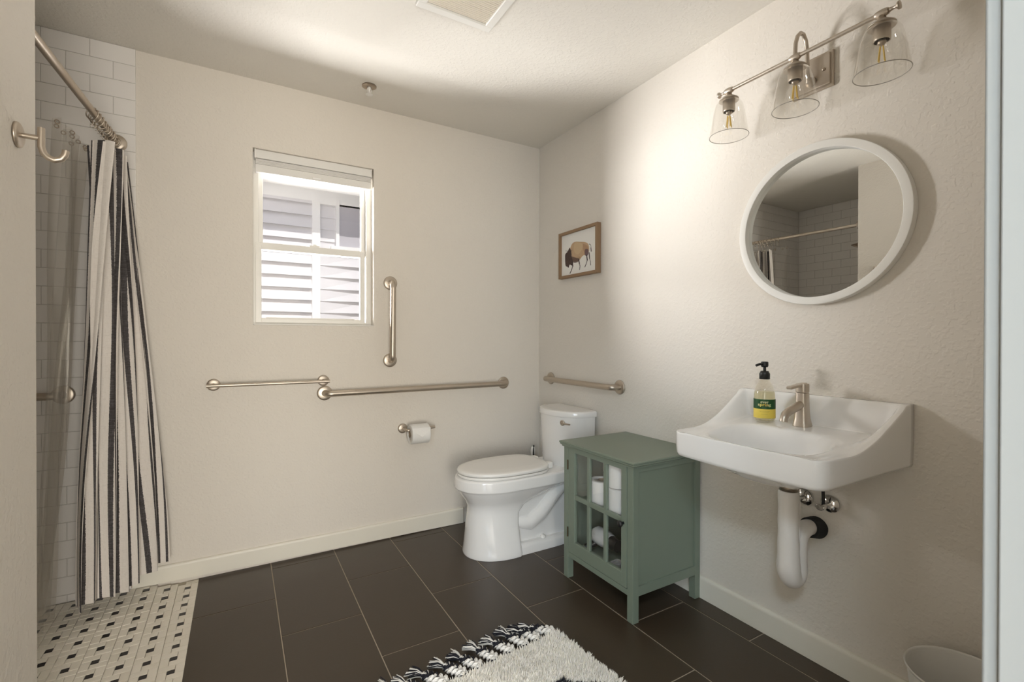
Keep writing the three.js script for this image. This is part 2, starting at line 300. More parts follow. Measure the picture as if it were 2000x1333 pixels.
// ---------------------------------------------------------------- window with its blind
{
  const w = struct('window_1', [rspan(WX0, WY0, -0.125, WX0 + 0.028, WY1, -0.06), rspan(WX1 - 0.028, WY0, -0.125, WX1, WY1, -0.06), rspan(WX0 + 0.02, WY0, -0.125, WX1 - 0.02, WY0 + 0.022, -0.06), rspan(WX0 + 0.02, WY1 - 0.028, -0.125, WX1 - 0.02, WY1, -0.06)], M.vinyl);
  // drywall returns are the wall itself; a thin white sill lies in the opening
  mesh('sill', rspan(WX0 + 0.0005, WY0 + 0.0005, -0.06, WX1 - 0.0005, WY0 + 0.006, -0.001, 0.002), M.vinyl, w);
  const frame = (name, x0, y0, x1, y1, z0, z1, s, b, t) => mesh(name, [rspan(x0, y0, z0, x0 + s, y1, z1), rspan(x1 - s, y0, z0, x1, y1, z1), rspan(x0 + s - 0.002, y0, z0, x1 - s + 0.002, y0 + b, z1), rspan(x0 + s - 0.002, y1 - t, z0, x1 - s + 0.002, y1, z1)], M.vinyl, w);
  const lo = frame('lower_sash', WX0 + 0.013, WY0 + 0.012, WX1 - 0.036, 1.640, -0.082, -0.056, 0.027, 0.026, 0.036);
  const up = frame('upper_sash', WX0 + 0.026, 1.605, WX1 - 0.03, WY1 - 0.022, -0.112, -0.086, 0.022, 0.034, 0.024);
  mesh('pane', span(WX0 + 0.036, WY0 + 0.03, -0.0705, WX1 - 0.06, 1.608, -0.0685), M.pane, lo);
  mesh('pane', span(WX0 + 0.044, 1.634, -0.1005, WX1 - 0.05, WY1 - 0.044, -0.0985), M.pane, up);
  mesh('sash_lock', [rspan(-1.442, 1.6395, -0.08, -1.392, 1.648, -0.06, 0.002), rspan(-1.425, 1.647, -0.076, -1.405, 1.655, -0.064, 0.002)], M.vinyl, lo);
  mesh('lift_rail', rspan(-1.65, WY0 + 0.034, -0.057, -1.21, WY0 + 0.041, -0.05, 0.002), M.vinyl, lo);
  const b = thing('window_blind', 'white cellular blind raised to the top of the window', 'blind', [-1.4135, WY1, -0.03]);
  const W = 0.288;
  mesh('headrail', rspan(-W, -0.044, -0.022, W, -0.001, 0.018, 0.003), M.blind, b);
  mesh('cell_stack', Array.from({ length: 6 }, (_, i) => rspan(-W + 0.002, -0.047 - i * 0.0042 - 0.0038, -0.02, W - 0.002, -0.047 - i * 0.0042, 0.012, 0.0015, 1)), M.blind, b);
  mesh('bottom_rail', rspan(-W, -0.113, -0.018, W, -0.073, 0.014, 0.004), M.blind, b);
  mesh('pull_tab', rspan(-0.022, -0.104, 0.0135, 0.022, -0.096, 0.022, 0.002), M.whitePlastic, b);
  for (const s of [-1, 1]) mesh('end_cap', rspan(s * W - 0.003, -0.046, -0.023, s * W + 0.003, 0, 0.019, 0.001), M.whitePlastic, b);
}

// ---------------------------------------------------------------- side yard and the house next door
{
  const siding = std(lin(0.66, 0.655, 0.68), 0.75), white = std(lin(0.80, 0.80, 0.80), 0.7), concrete = std(lin(0.66, 0.62, 0.55), 0.9, { bumpMap: rep(fine, 0.3), bumpScale: 0.002 });
  struct('ground', wallGeo([-6, -0.45, -6, 4, -0.3, -0.15]), std(lin(0.09, 0.08, 0.065), 0.95, { bumpMap: rep(fine, 0.4), bumpScale: 0.004 }));
  const h = thing('neighbour_house', 'grey lap-sided house next door seen through the window', 'house', [0, -0.3, -1.6]);
  mesh('wall_sheathing', span(-6, 0, -0.2, 4, 3.0, -0.012), siding, h);
  // lap boards: each leans out at its lower edge, so that it shades the head of the board below
  const board = (x0, x1, out) => { const n = 12, e = 0.104, rings = []; for (let i = 0; i <= n; i++) { const x = lerp(x0, x1, i / n), o = out(x); rings.push([V(x, 0, o - 0.012), V(x, 0, o), V(x, e + 0.012, 0.002), V(x, e + 0.012, -0.008)]); } const g = loft(rings, true, true).toNonIndexed(); g.computeVertexNormals(); return g; };
  const left = board(-6, -1.24, () => 0.030), right = board(-1.176, 4, (x) => 0.006 + 0.026 * sstep(-1.18, -0.98, x) + 0.004 * Math.sin(x * 19));
  for (let r = 0; r < 26; r++) { const y = 0.04 + r * 0.1015; for (const g of [left, right]) mesh('siding_board', g, siding, h).position.y = y; }
  mesh('corner_board', span(-1.24, 0, -0.012, -1.176, 2.66, 0.028), white, h);
  mesh('frieze_board', span(-6, 2.585, -0.012, 4, 2.70, 0.024), white, h);
  mesh('soffit', span(-6, 2.70, -0.2, 4, 2.73, 0.235), white, h);
  mesh('fascia', span(-6, 2.69, 0.235, 4, 2.86, 0.255), white, h);
  mesh('roof', span(-6, 2.86, -2.0, 4, 2.92, 0.27), std(lin(0.12, 0.11, 0.11), 0.9), h);
  const nw = mesh('house_window', [span(-1.05, 2.235, 0, -1.022, 2.64, 0.034), span(-1.09, 2.21, 0, -0.3, 2.238, 0.045), span(-0.36, 2.235, 0, -0.33, 2.64, 0.034)], white, h);
  mesh('house_pane', span(-1.022, 2.238, 0.0, -0.36, 2.6, 0.024), std(lin(0.50, 0.49, 0.53), 0.25), nw);
  const f = thing('added_gate', 'unseen dark gate added to block light at the end of the side yard', 'gate', [-3.95, -0.3, -0.86]);  // unseen gate, added to keep light from the yard's far end out
  for (let i = 0; i < 9; i++) mesh('added_gate_board', rspan(-0.012, 0.03, -0.69 + i * 0.155, 0.012, 2.3, -0.545 + i * 0.155, 0.003), std(lin(0.10, 0.075, 0.055), 0.85), f);
  mesh('added_gate_rail', rspan(0.012, 0.4, -0.69, 0.045, 0.49, 0.69, 0.003), std(lin(0.10, 0.075, 0.055), 0.85), f);
}

// ---------------------------------------------------------------- bars, hooks and holders
function grabBar(label, along, at, r, off) {   // along: [from, to] points on the wall, off: outward normal
  const t = thing('grab_bar', label, 'grab bar', [0, 0, 0]), [a, b] = along.map((p) => V(...p)), n = V(...off), d = b.clone().sub(a).normalize();
  const out = 0.058, a1 = a.clone().addScaledVector(n, out), b1 = b.clone().addScaledVector(n, out);
  mesh('rail', pipe([a.clone().addScaledVector(n, 0.004), a1, b1, b.clone().addScaledVector(n, 0.004)], r, 0.034, 18, 10), M.nickel, t);
  const q = new THREE.Quaternion().setFromUnitVectors(V(0, 1, 0), n);
  for (const p of [a, b]) { const f = mesh('flange', disc(0.039, 0.011), M.nickel, t); f.position.copy(p).addScaledVector(n, 0.0008); f.quaternion.copy(q); }
  return t;
}
grabBar('short vertical brushed-nickel grab bar beside the window', [[-1.022, 1.462, 0], [-1.024, 1.02, 0]], 0, 0.0165, [0, 0, 1]);
grabBar('long horizontal brushed-nickel grab bar below the window wall centre, above the paper roll', [[-1.376, 0.852, 0], [-0.279, 0.857, 0]], 0, 0.0165, [0, 0, 1]);
grabBar('horizontal brushed-nickel grab bar on the wall over the toilet tank', [[0, 0.886, 0.146], [0, 0.884, 0.79]], 0, 0.0165, [-1, 0, 0]);
grabBar('nickel grab bar on the white shower tiles behind the curtain liner', [[-3.0, 0.905, 0.0098], [-2.415, 0.905, 0.0098]], 0, 0.0155, [0, 0, 1]);
{
  const t = thing('towel_bar', 'thin brushed-nickel towel bar under the window', 'towel bar', [0, 0.92, 0]);
  mesh('rail', sweep([V(-1.905, 0, 0.064), V(-1.36, 0, 0.064)], () => 0.0085, 14), M.nickel, t);
  for (const x of [-1.879, -1.383]) { const f = mesh('flange', disc(0.029, 0.009), M.nickel, t); f.rotation.x = Math.PI / 2; f.position.set(x, 0, 0.0008); mesh('post', sweep([V(x, 0, 0.006), V(x, 0, 0.064)], () => 0.0085, 14), M.nickel, t); }
}
{
  const t = thing('toilet_paper_holder', 'brushed-nickel toilet paper holder on the window wall', 'paper holder', [-0.95, 0.622, 0]);
  const f = mesh('flange', disc(0.028, 0.011), M.nickel, t); f.rotation.x = Math.PI / 2; f.position.z = 0.0008;
  mesh('arm', pipe([V(0, 0, 0.006), V(0, 0, 0.088), V(0.165, 0.008, 0.088)], 0.0085, 0.012), M.nickel, t);
  const p = thing('toilet_paper_roll', 'white toilet paper roll on the wall holder with folded end', 'toilet paper', [-0.882, 0.600, 0.088]);
  const rollGeo = (len, R, r) => lathe([[r, -len / 2], [R - 0.004, -len / 2], [R, -len / 2 + 0.004], [R, len / 2 - 0.004], [R - 0.004, len / 2], [r, len / 2], [r, -len / 2]], 44);
  mesh('paper', rollGeo(0.108, 0.056, 0.020).rotateZ(Math.PI / 2), M.paper, p);
  mesh('core', rollGeo(0.1085, 0.0205, 0.0185).rotateZ(Math.PI / 2), M.core, p);
  // loose end folded to a point
  const sh = new THREE.Shape(); sh.moveTo(-0.053, 0.03); sh.lineTo(0.053, 0.03); sh.lineTo(0.053, 0.016); sh.lineTo(0.0, -0.022); sh.lineTo(-0.053, 0.016);
  const fold = mesh('folded_end', new THREE.ExtrudeGeometry(sh, { depth: 0.0008, bevelEnabled: false }), M.paper, p); fold.rotation.x = -0.30; fold.position.set(0, 0.012, 0.0555);
}
{
  const t = thing('robe_hook', 'brushed-nickel robe hook on the left wall', 'hook', [XW, 1.645, 1.07]);
  const f = mesh('wall_plate', disc(0.031, 0.010), M.nickel, t); f.rotation.z = -Math.PI / 2; f.position.x = 0.0006;
  mesh('post', sweep([V(0.006, 0, 0), V(0.045, 0, 0)], () => 0.0065, 12), M.nickel, t);
  mesh('hook_arm', sweep([V(0.045, 0.026, 0), V(0.045, 0, 0), V(0.045, -0.022, 0), V(0.049, -0.036, 0), V(0.058, -0.046, 0), V(0.070, -0.050, 0), V(0.082, -0.045, 0), V(0.089, -0.034, 0), V(0.091, -0.022, 0)], () => 0.0075, 14), M.nickel, t);
}

// ---------------------------------------------------------------- shower rod, curtain, liner
const rodAt = (z) => V(lerp(-2.236, -2.283, z / ZP), 2.006, z);
{
  const t = thing('curtain_rod', 'brushed-nickel shower curtain rod across the shower opening', 'curtain rod');
  mesh('rod', sweep([rodAt(0.012), rodAt(ZP - 0.002)], () => 0.0128, 18), M.nickel, t);
  for (const [z, s] of [[0.0102, 1], [ZP - 0.001, -1]]) { const f = mesh('flange', disc(0.036, 0.018), M.nickel, t); f.rotation.x = s * Math.PI / 2; f.position.copy(rodAt(z)); }
  const rg = new THREE.TorusGeometry(0.021, 0.0021, 8, 28), ball = new THREE.SphereGeometry(0.0042, 10, 8);
  for (let i = 0; i < 11; i++) {
    const z = 0.05 + i * 0.029, r = thing('curtain_ring', 'small bronze curtain ring with beads on the shower rod', 'curtain ring', [0, 0, 0], 'rings holding the shower curtain');
    const p = rodAt(z); r.position.set(p.x, p.y - 0.011, p.z); r.rotation.y = rr(-0.5, 0.5);
    mesh('loop', rg, M.nickel, r); const hk = mesh('hook', sweep([V(0, -0.02, 0), V(0.004, -0.032, 0), V(0.0, -0.043, 0), V(-0.006, -0.040, 0)], () => 0.0016, 8), M.nickel, r); hk.castShadow = true;
    for (let k = 0; k < 4; k++) { const b = mesh('bead', ball, M.nickelDark, r), a = 0.5 + k * 0.6; b.position.set(Math.cos(a) * 0.022, Math.sin(a) * 0.022, 0); }
  }
}
{
  // cloth: u runs along the gathered width, v from hem (0) to heading (1)
  const NU = 300, NV = 90, folds = 6.5, grid = (base, amp, sway, thick) => {
    const pos = [], uv = [], idx = [];
    for (let j = 0; j <= NV; j++) for (let i = 0; i <= NU; i++) { const u = i / NU, v = j / NV, p = base(u, v); pos.push(p.x, p.y, p.z); uv.push(u, v); }
    for (let j = 0; j < NV; j++) for (let i = 0; i < NU; i++) { const a = j * (NU + 1) + i, b = a + 1, c = a + NU + 1, d = c + 1; idx.push(a, b, d, a, d, c); }
    const g = new THREE.BufferGeometry(); g.setAttribute('position', new THREE.Float32BufferAttribute(pos, 3)); g.setAttribute('uv', new THREE.Float32BufferAttribute(uv, 2)); g.setIndex(idx); g.computeVertexNormals(); return g;
  };
  const cloth = (u, v) => {
    const top = V(lerp(-2.243, -2.232, u), 0, lerp(0.300, 0.035, u)), bot = V(lerp(-2.318, -2.055, u), 0, lerp(0.312, 0.062, u)), s = Math.pow(v, 1.45);
    const c = bot.clone().lerp(top, s), d = top.clone().sub(bot);
    const w = 2 * Math.PI * folds * (u + 0.02 * Math.sin(u * 9 + 1.3) * (1 - v)) + 0.9 * Math.sin(v * 2.6 + u * 5) * (1 - v) + 0.35 * Math.sin(v * 7 + u * 11);
    const tx = lerp(0.68, 0.03, s), tz = lerp(-0.73, -1, s), amp = lerp(0.030, 0.052, Math.pow(s, 1.3)) * (0.8 + 0.35 * Math.sin(u * 17 + 0.7 + v * 1.5)), f = Math.sin(w), ff = Math.sin(2 * w) * 0.32;
    // normal of the gather line (towards the room) and a push along it that makes the folds bulge
    const nx = -tz, nz = tx;
    let x = c.x + nx * f * amp + tx * ff * amp * 0.55, z = c.z + nz * f * amp + tz * ff * amp * 0.55;
    const hemLift = 0.016 * Math.sin(u * 8 + 0.6);
    const y = lerp(0.092 + 0.03 * u + hemLift, 1.912 + 0.008 * Math.sin(w * 0.5), v);
    z = Math.max(z, 0.028 + 0.004 * Math.sin(w)); return V(x, y, z);
  };
  const cv = document.createElement('canvas'); cv.width = 1024; cv.height = 512; const k = cv.getContext('2d');
  k.fillStyle = '#e2dbd3'; k.fillRect(0, 0, 1024, 512);
  const n = 8, step = 1024 / n;
  for (let i = 0; i < n; i++) for (let y = 0; y < 512; y += 2) { const w = step * 0.35 + rr(-2, 2), g = 66 + rr(-9, 9); k.fillStyle = `rgb(${g + 4},${g},${g})`; k.fillRect(i * step + step * 0.34 - rr(0, 2), y, w, 2); }
  k.globalAlpha = 0.10; for (let i = 0; i < 9000; i++) { k.fillStyle = rnd() < 0.5 ? '#fff' : '#8a8078'; const h = rnd() < 0.5; k.fillRect(rnd() * 1024, rnd() * 512, h ? rr(4, 26) : 1.5, h ? 1.2 : rr(4, 26)); }
  const tex = new THREE.CanvasTexture(cv); tex.colorSpace = THREE.SRGBColorSpace; tex.wrapS = tex.wrapT = THREE.RepeatWrapping; tex.repeat.set(23 / n, 3);
  const t = thing('shower_curtain', 'white shower curtain with charcoal vertical stripes bunched at the window wall', 'curtain');
  mesh('cloth', grid(cloth), std(0xffffff, 0.92, { map: tex, side: THREE.DoubleSide }), t);
  const hem = []; for (let i = 0; i <= 300; i += 2) { const p = cloth(i / 300, 0.0), q = cloth(i / 300, 0.014); hem.push([p, q]); }
  const liner = (u, v) => {
    const top = V(lerp(-2.345, -2.335, u), 0, lerp(0.36, 0.06, u)), bot = V(lerp(-2.40, -2.475, u), 0, lerp(0.30, 0.075, u)), c = bot.clone().lerp(top, Math.pow(v, 0.8));
    const w = u * 2 * Math.PI * 3 + 0.6 * Math.sin(v * 5 + u * 4), a = 0.022 + 0.006 * Math.sin(v * 9 + u * 5);
    return V(c.x - Math.sin(w) * a, lerp(0.05, 1.95, v), Math.max(0.085, c.z + Math.cos(w * 0.7) * 0.012));
  };
  const l = thing('curtain_liner', 'clear plastic shower liner hanging inside the striped curtain', 'curtain liner');
  mesh('plastic_sheet', grid(liner), M.liner, l);
  const e = new THREE.TorusGeometry(0.0065, 0.002, 8, 18);
  for (let i = 0; i < 9; i++) { const p = liner(0.03 + i * 0.116, 0.992), m = mesh('eyelet', e, M.nickelDark, l); m.position.copy(p); m.rotation.y = 0.4; }
}
{
  const t = thing('shower_fixture', 'round nickel shower head on the hidden shower wall, seen in the mirror', 'shower', [-2.72, 2.0, ZP]);
  const f = mesh('flange', disc(0.03, 0.01), M.nickelDark, t); f.rotation.x = -Math.PI / 2; f.position.z = -0.001;
  mesh('arm', sweep([V(0, 0, -0.005), V(0, 0.01, -0.07), V(0, 0, -0.135), V(0, -0.045, -0.18)], () => 0.0105, 12), M.nickelDark, t);
  const hd = mesh('head', lathe([[0, 0.045], [0.016, 0.045], [0.022, 0.03], [0.05, 0.012], [0.055, 0.004], [0.053, 0], [0, 0]]), M.nickelDark, t); hd.position.set(0, -0.088, -0.205); hd.rotation.x = 0.45;
}

// ---------------------------------------------------------------- ceiling fittings
{
  const t = thing('exhaust_vent', 'square white exhaust fan grille in the ceiling', 'vent', [-1.027, H, 1.09]), s = 0.16, b = 0.036;
  mesh('frame', [rspan(-s, -0.018, -s, s, -0.0005, -s + b, 0.005), rspan(-s, -0.018, s - b, s, -0.0005, s, 0.005), rspan(-s, -0.018, -s + b - 0.004, -s + b, -0.0005, s - b + 0.004, 0.005), rspan(s - b, -0.018, -s + b - 0.004, s, -0.0005, s - b + 0.004, 0.005)], M.vinyl, t);
  mesh('backing', span(-s + b, -0.003, -s + b, s - b, -0.0006, s - b), std(lin(0.72, 0.63, 0.50), 0.8), t);
  const slatMat = std(lin(0.84, 0.78, 0.67), 0.5), sl = new THREE.BoxGeometry(2 * (s - b), 0.0075, 0.0048).rotateX(0.35);
  for (let i = 0; i < 26; i++) mesh('slat', sl, slatMat, t).position.set(0, -0.0085, -s + b + 0.005 + i * 0.00955);
}
{
  const t = thing('fire_sprinkler', 'small pendent fire sprinkler in the ceiling near the window wall', 'sprinkler', [-1.194, H, 0.227]);
  mesh('escutcheon', lathe([[0.012, -0.0005], [0.036, -0.0005], [0.036, -0.004], [0.026, -0.008], [0.012, -0.009], [0.012, -0.0005]]), M.nickelDark, t);
  mesh('body', lathe([[0, -0.001], [0.009, -0.001], [0.009, -0.014], [0.006, -0.018], [0.004, -0.04], [0, -0.04]], 20), M.whitePlastic, t);
  for (const s of [-1, 1]) mesh('frame_arm', sweep([V(s * 0.008, -0.012, 0), V(s * 0.011, -0.025, 0), V(s * 0.003, -0.042, 0)], () => 0.0018, 8), M.whitePlastic, t);
  mesh('deflector', lathe([[0, -0.041], [0.017, -0.042], [0.0175, -0.0445], [0, -0.046]], 24), M.whitePlastic, t);
}

// ---------------------------------------------------------------- toilet
{
  const cz = 0.42, t = thing('toilet', 'white porcelain toilet with closed lid in the corner', 'toilet', [0, 0, 0]);
  // pedestal and bowl
  const prof = [[0.001, -0.742, -0.47, 0.163], [0.012, -0.744, -0.468, 0.165], [0.03, -0.740, -0.47, 0.163], [0.09, -0.735, -0.475, 0.150], [0.16, -0.729, -0.478, 0.135], [0.22, -0.722, -0.47, 0.126], [0.255, -0.720, -0.43, 0.126], [0.285, -0.733, -0.36, 0.140], [0.315, -0.757, -0.27, 0.160], [0.345, -0.778, -0.17, 0.176], [0.353, -0.782, -0.12, 0.179], [0.356, -0.789, -0.08, 0.1835], [0.362, -0.7915, -0.07, 0.185], [0.405, -0.789, -0.06, 0.184], [0.414, -0.783, -0.06, 0.179], [0.416, -0.76, -0.07, 0.165]];
  mesh('bowl', loft(prof.map(([y, xf, xb, hw]) => ring(y, xf, xb, -0.52, cz, hw, 2.15, 4.5)), true, true), M.porcelain, t);
  // recessed rear of the base with the trapway and floor flange
  mesh('rear_base', loft([[0.001, 0.113], [0.2, 0.112], [0.30, 0.116], [0.36, 0.125], [0.39, 0.13]].map(([y, hw]) => ring(y, -0.55, -0.055, -0.3, cz, hw, 5, 6)), true, true), M.porcelain, t);
  mesh('floor_flange', loft([[0.0008, 0.0], [0.035, 0.0], [0.05, 0.008], [0.056, 0.022]].map(([y, i]) => ring(y, -0.6, -0.14 - i, -0.35, cz, 0.155 - i, 5, 5)), true, true), M.porcelain, t);
  mesh('trapway', sweep([V(-0.17, 0.33, cz + 0.095), V(-0.22, 0.30, cz + 0.10), V(-0.28, 0.25, cz + 0.102), V(-0.34, 0.19, cz + 0.103), V(-0.41, 0.15, cz + 0.100), V(-0.47, 0.16, cz + 0.075), V(-0.53, 0.18, cz + 0.04)].reduce((a, p, i, s) => (i ? [...a, s[i - 1].clone().lerp(p, 0.5), p] : [p]), []), (u) => 0.040 + 0.006 * Math.sin(u * 3), 18), M.porcelain, t);
  const bc = mesh('bolt_cap', new THREE.SphereGeometry(0.016, 18, 12, 0, Math.PI * 2, 0, Math.PI / 2), M.whitePlastic, t); bc.position.set(-0.33, 0.055, cz + 0.123);
  // seat and lid
  const lidRing = (y, i) => ring(y, -0.781 + i, -0.268 - i * 0.4, -0.5, cz, 0.184 - i, 2.15, 3.2);
  mesh('seat_ring', loft([[0.4165, 0.012], [0.419, 0.006], [0.428, 0.004], [0.4315, 0.010]].map((a) => lidRing(...a)), true, true), M.seat, t);
  const lid = mesh('lid', loft([[0.4335, 0.012], [0.436, 0.006], [0.447, 0.005], [0.4525, 0.011], [0.4555, 0.03], [0.457, 0.08]].map((a) => lidRing(...a)), true, true), M.seat, t);
  for (const s of [-1, 1]) mesh('hinge', rspan(-0.285, 0.416, cz + s * 0.075 - 0.022, -0.243, 0.45, cz + s * 0.075 + 0.022, 0.008), M.seat, t);
  // tank
  const tk = (y, i, hw) => ring(y, -0.214 + i, -0.016, -0.06, cz, hw, 2.15, 14);
  mesh('tank', loft([[0.385, 0.022, 0.172], [0.405, 0.014, 0.180], [0.44, 0.010, 0.184], [0.60, 0.004, 0.192], [0.70, 0.0, 0.196]].map((a) => tk(...a)), true, true), M.porcelain, t);
  const tl = (y, o) => ring(y, -0.223 - o, -0.010, -0.06, cz, 0.2035 + o, 2.15, 14);
  mesh('tank_lid', loft([[0.7005, -0.004], [0.703, 0], [0.724, 0], [0.731, -0.004], [0.734, -0.014], [0.735, -0.04]].map((a) => tl(...a)), true, true), M.porcelain, t);
  const hd = mesh('flush_lever', [lathe([[0, 0], [0.016, 0], [0.016, 0.006], [0.011, 0.011], [0, 0.011]], 24).rotateZ(Math.PI / 2), sweep([V(-0.011, 0, 0), V(-0.017, -0.001, 0.012), V(-0.017, -0.002, 0.058)], (u) => 0.0055 - u * 0.0015, 10)], M.nickel, t);
  hd.position.set(-0.1865, 0.668, cz + 0.108); hd.rotation.y = 0.35;
}
{
  const t = thing('toilet_brush', 'white toilet brush with dark-edged oval handle behind the toilet', 'toilet brush', [-0.12, 0, 0.115]);
  mesh('holder', lathe([[0, 0.001], [0.045, 0.001], [0.048, 0.01], [0.043, 0.13], [0.039, 0.13], [0.043, 0.012], [0, 0.01]], 30), M.whitePlastic, t);
  mesh('stick', sweep([V(0, 0.02, 0), V(0, 0.30, 0), V(0, 0.385, 0)], () => 0.007, 12), M.whitePlastic, t);
  const hn = mesh('handle', lathe([[0, 0], [0.010, 0.004], [0.016, 0.025], [0.0165, 0.045], [0.012, 0.066], [0, 0.072]], 24), M.whitePlastic, t); hn.position.y = 0.375;
  const rim = mesh('handle_rim', new THREE.TorusGeometry(0.020, 0.0045, 10, 32), M.black, t); rim.scale.y = 1.75; rim.position.set(0.006, 0.411, -0.002); rim.rotation.y = 0.9;
}

// ---------------------------------------------------------------- green cabinet and what is in it
{
  const z0 = 0.850, z1 = 1.310, xf = -0.416, xb = -0.012, t = thing('storage_cabinet', 'sage green cabinet with six-pane glass door beside the toilet', 'cabinet', [0, 0, 0]), Lw = 0.033;
  const topShape = (o, y) => [V(xf - 0.013 - o, y, z0 - 0.013 - o), V(xf - 0.013 - o, y, z1 + 0.015 + o), V(-0.004, y, z1 + 0.015 + o), V(-0.004, y, z0 - 0.013 - o)];
  const top = loft([topShape(-0.006, 0.628), topShape(-0.006, 0.633), topShape(0.001, 0.638), topShape(0.001, 0.643), topShape(0.004, 0.646), topShape(0.004, 0.651), topShape(-0.001, 0.654)], true, true).toNonIndexed(); top.computeVertexNormals();
  mesh('top', top, M.green, t);
  for (const [x, z] of [[xf, z0], [xf, z1 - Lw], [xb - Lw, z0], [xb - Lw, z1 - Lw]]) mesh('leg', rspan(x, 0.001, z, x + Lw, 0.63, z + Lw, 0.002), M.green, t);
  for (const z of [z0 + 0.008, z1 - 0.020]) { mesh('side_panel', span(xf + Lw - 0.002, 0.14, z, xb - Lw + 0.002, 0.622, z + 0.012), M.green, t); }
  for (const z of [z0, z1 - 0.022]) for (const [a, b] of [[0.106, 0.146], [0.605, 0.63]]) mesh('side_rail', rspan(xf + Lw - 0.001, a, z + 0.0015, xb - Lw + 0.001, b, z + 0.0205, 0.0015), M.green, t);
  mesh('front_rail', rspan(xf + 0.002, 0.104, z0 + Lw - 0.001, xf + 0.022, 0.128, z1 - Lw + 0.001, 0.0015), M.green, t);
  mesh('back_panel', span(xb - 0.012, 0.12, z0 + Lw - 0.004, xb - 0.006, 0.628, z1 - Lw + 0.004), M.green, t);
  mesh('bottom_panel', span(xf + 0.022, 0.12, z0 + 0.02, xb - 0.012, 0.134, z1 - 0.02), M.green, t);
  mesh('shelf', span(xf + 0.032, 0.386, z0 + 0.021, xb - 0.014, 0.398, z1 - 0.021), M.green, t);
  for (const z of [z0 + 0.0202, z1 - 0.0222]) mesh('side_lining', span(xf + Lw, 0.135, z, xb - 0.014, 0.626, z + 0.0015), M.green, t);
  // door with muntins and panes
  const dx = xf - 0.001, dz0 = z0 + Lw + 0.003, dz1 = z1 - Lw - 0.003, gy0 = 0.188, gy1 = 0.609, gz0 = dz0 + 0.045, gz1 = dz1 - 0.031;
  const door = mesh('door', [rspan(dx, 0.131, dz0, dx + 0.020, 0.6265, gz0, 0.002), rspan(dx, 0.131, gz1, dx + 0.020, 0.6265, dz1, 0.002), rspan(dx, 0.131, gz0 - 0.002, dx + 0.020, gy0, gz1 + 0.002, 0.002), rspan(dx, gy1, gz0 - 0.002, dx + 0.020, 0.6265, gz1 + 0.002, 0.002)], M.green, t);
  const mz = [1.031, 1.142];
  for (const z of mz) mesh('muntin', rspan(dx + 0.001, gy0 - 0.001, z - 0.0095, dx + 0.016, gy1 + 0.001, z + 0.0095, 0.003), M.green, door);
  mesh('muntin', rspan(dx + 0.0005, 0.390, gz0 - 0.001, dx + 0.0165, 0.412, gz1 + 0.001, 0.003), M.green, door);
  const zs = [gz0, ...mz, gz1], ys = [gy0, 0.401, gy1];
  for (let i = 0; i < 3; i++) for (let j = 0; j < 2; j++) mesh('pane', span(dx + 0.0085, ys[j] + 0.001, zs[i] + 0.001, dx + 0.0115, ys[j + 1] - 0.001, zs[i + 1] - 0.001), M.pane, door);
  for (const y of [0.225, 0.545]) mesh('hinge', [span(dx - 0.0022, y - 0.022, dz0 - 0.007, dx - 0.0002, y + 0.022, dz0 + 0.001), sweep([V(dx - 0.002, y - 0.023, dz0 - 0.003), V(dx - 0.002, y + 0.023, dz0 - 0.003)], () => 0.003, 10)], M.hinge, door);
  const kb = mesh('knob', lathe([[0, 0], [0.006, 0], [0.005, 0.008], [0.012, 0.014], [0.0135, 0.02], [0.009, 0.026], [0, 0.027]], 24), M.black, door); kb.rotation.z = Math.PI / 2; kb.position.set(dx - 0.0002, 0.392, dz1 - 0.018);
  // rolls on the shelf
  const rollGeo = lathe([[0.02, 0], [0.053, 0], [0.057, 0.004], [0.057, 0.1], [0.053, 0.104], [0.02, 0.104], [0.02, 0]], 40);
  const spots = [[-0.338, 0.3985, 1.038, 'single white paper roll standing on the cabinet shelf behind the middle pane'], [-0.342, 0.3985, 1.160, 'lower of two stacked white paper rolls behind the right cabinet pane'], [-0.340, 0.5035, 1.156, 'upper of two stacked white paper rolls behind the right cabinet pane'], [-0.215, 0.3985, 0.99, 'lower white paper roll of the stack at the back of the cabinet shelf'], [-0.215, 0.5035, 0.988, 'upper white paper roll of the stack at the back of the cabinet shelf']];
  for (const [x, y, z, label] of spots) { const p = thing('spare_paper_roll', label, 'toilet paper', [x, y, z], 'spare paper rolls in the cabinet'); mesh('paper', rollGeo, M.paper, p); mesh('core', lathe([[0.0175, 0.001], [0.0198, 0.001], [0.0198, 0.1035], [0.0175, 0.1035], [0.0175, 0.001]], 28), M.core, p); }
  // hair dryer lying at the bottom
  const d = thing('hair_dryer', 'white and black hair dryer lying in the bottom of the cabinet', 'hair dryer', [-0.285, 0.1345, 0.995]);
  const bodyG = sweep([V(0, 0.068, -0.075), V(0, 0.07, -0.05), V(0, 0.07, 0), V(0, 0.068, 0.045)], (u) => [0.026, 0.040, 0.042, 0.032][Math.min(3, Math.round(u * 3))], 26);
  mesh('housing', bodyG, M.whitePlastic, d);
  mesh('nozzle', sweep([V(0, 0.068, 0.045), V(0, 0.067, 0.065), V(0, 0.066, 0.092)], (u) => 0.031 - u * 0.004, 24), M.black, d);
  mesh('handle', sweep([V(0, 0.055, -0.035), V(-0.03, 0.03, -0.05), V(-0.062, 0.016, -0.068)], () => 0.016, 16), M.black, d);
  const cord = thing('power_cord', 'coiled grey power cord lying beside the hair dryer in the cabinet', 'cord', [-0.352, 0.1345, 1.15]);
  const cp = []; for (let i = 0; i <= 90; i++) { const a = i / 90 * Math.PI * 9; cp.push(V(Math.cos(a) * (0.026 + 0.004 * Math.sin(i)), 0.006 + i / 90 * 0.034, Math.sin(a) * (0.0235 + 0.003 * Math.cos(i * 1.3)))); }
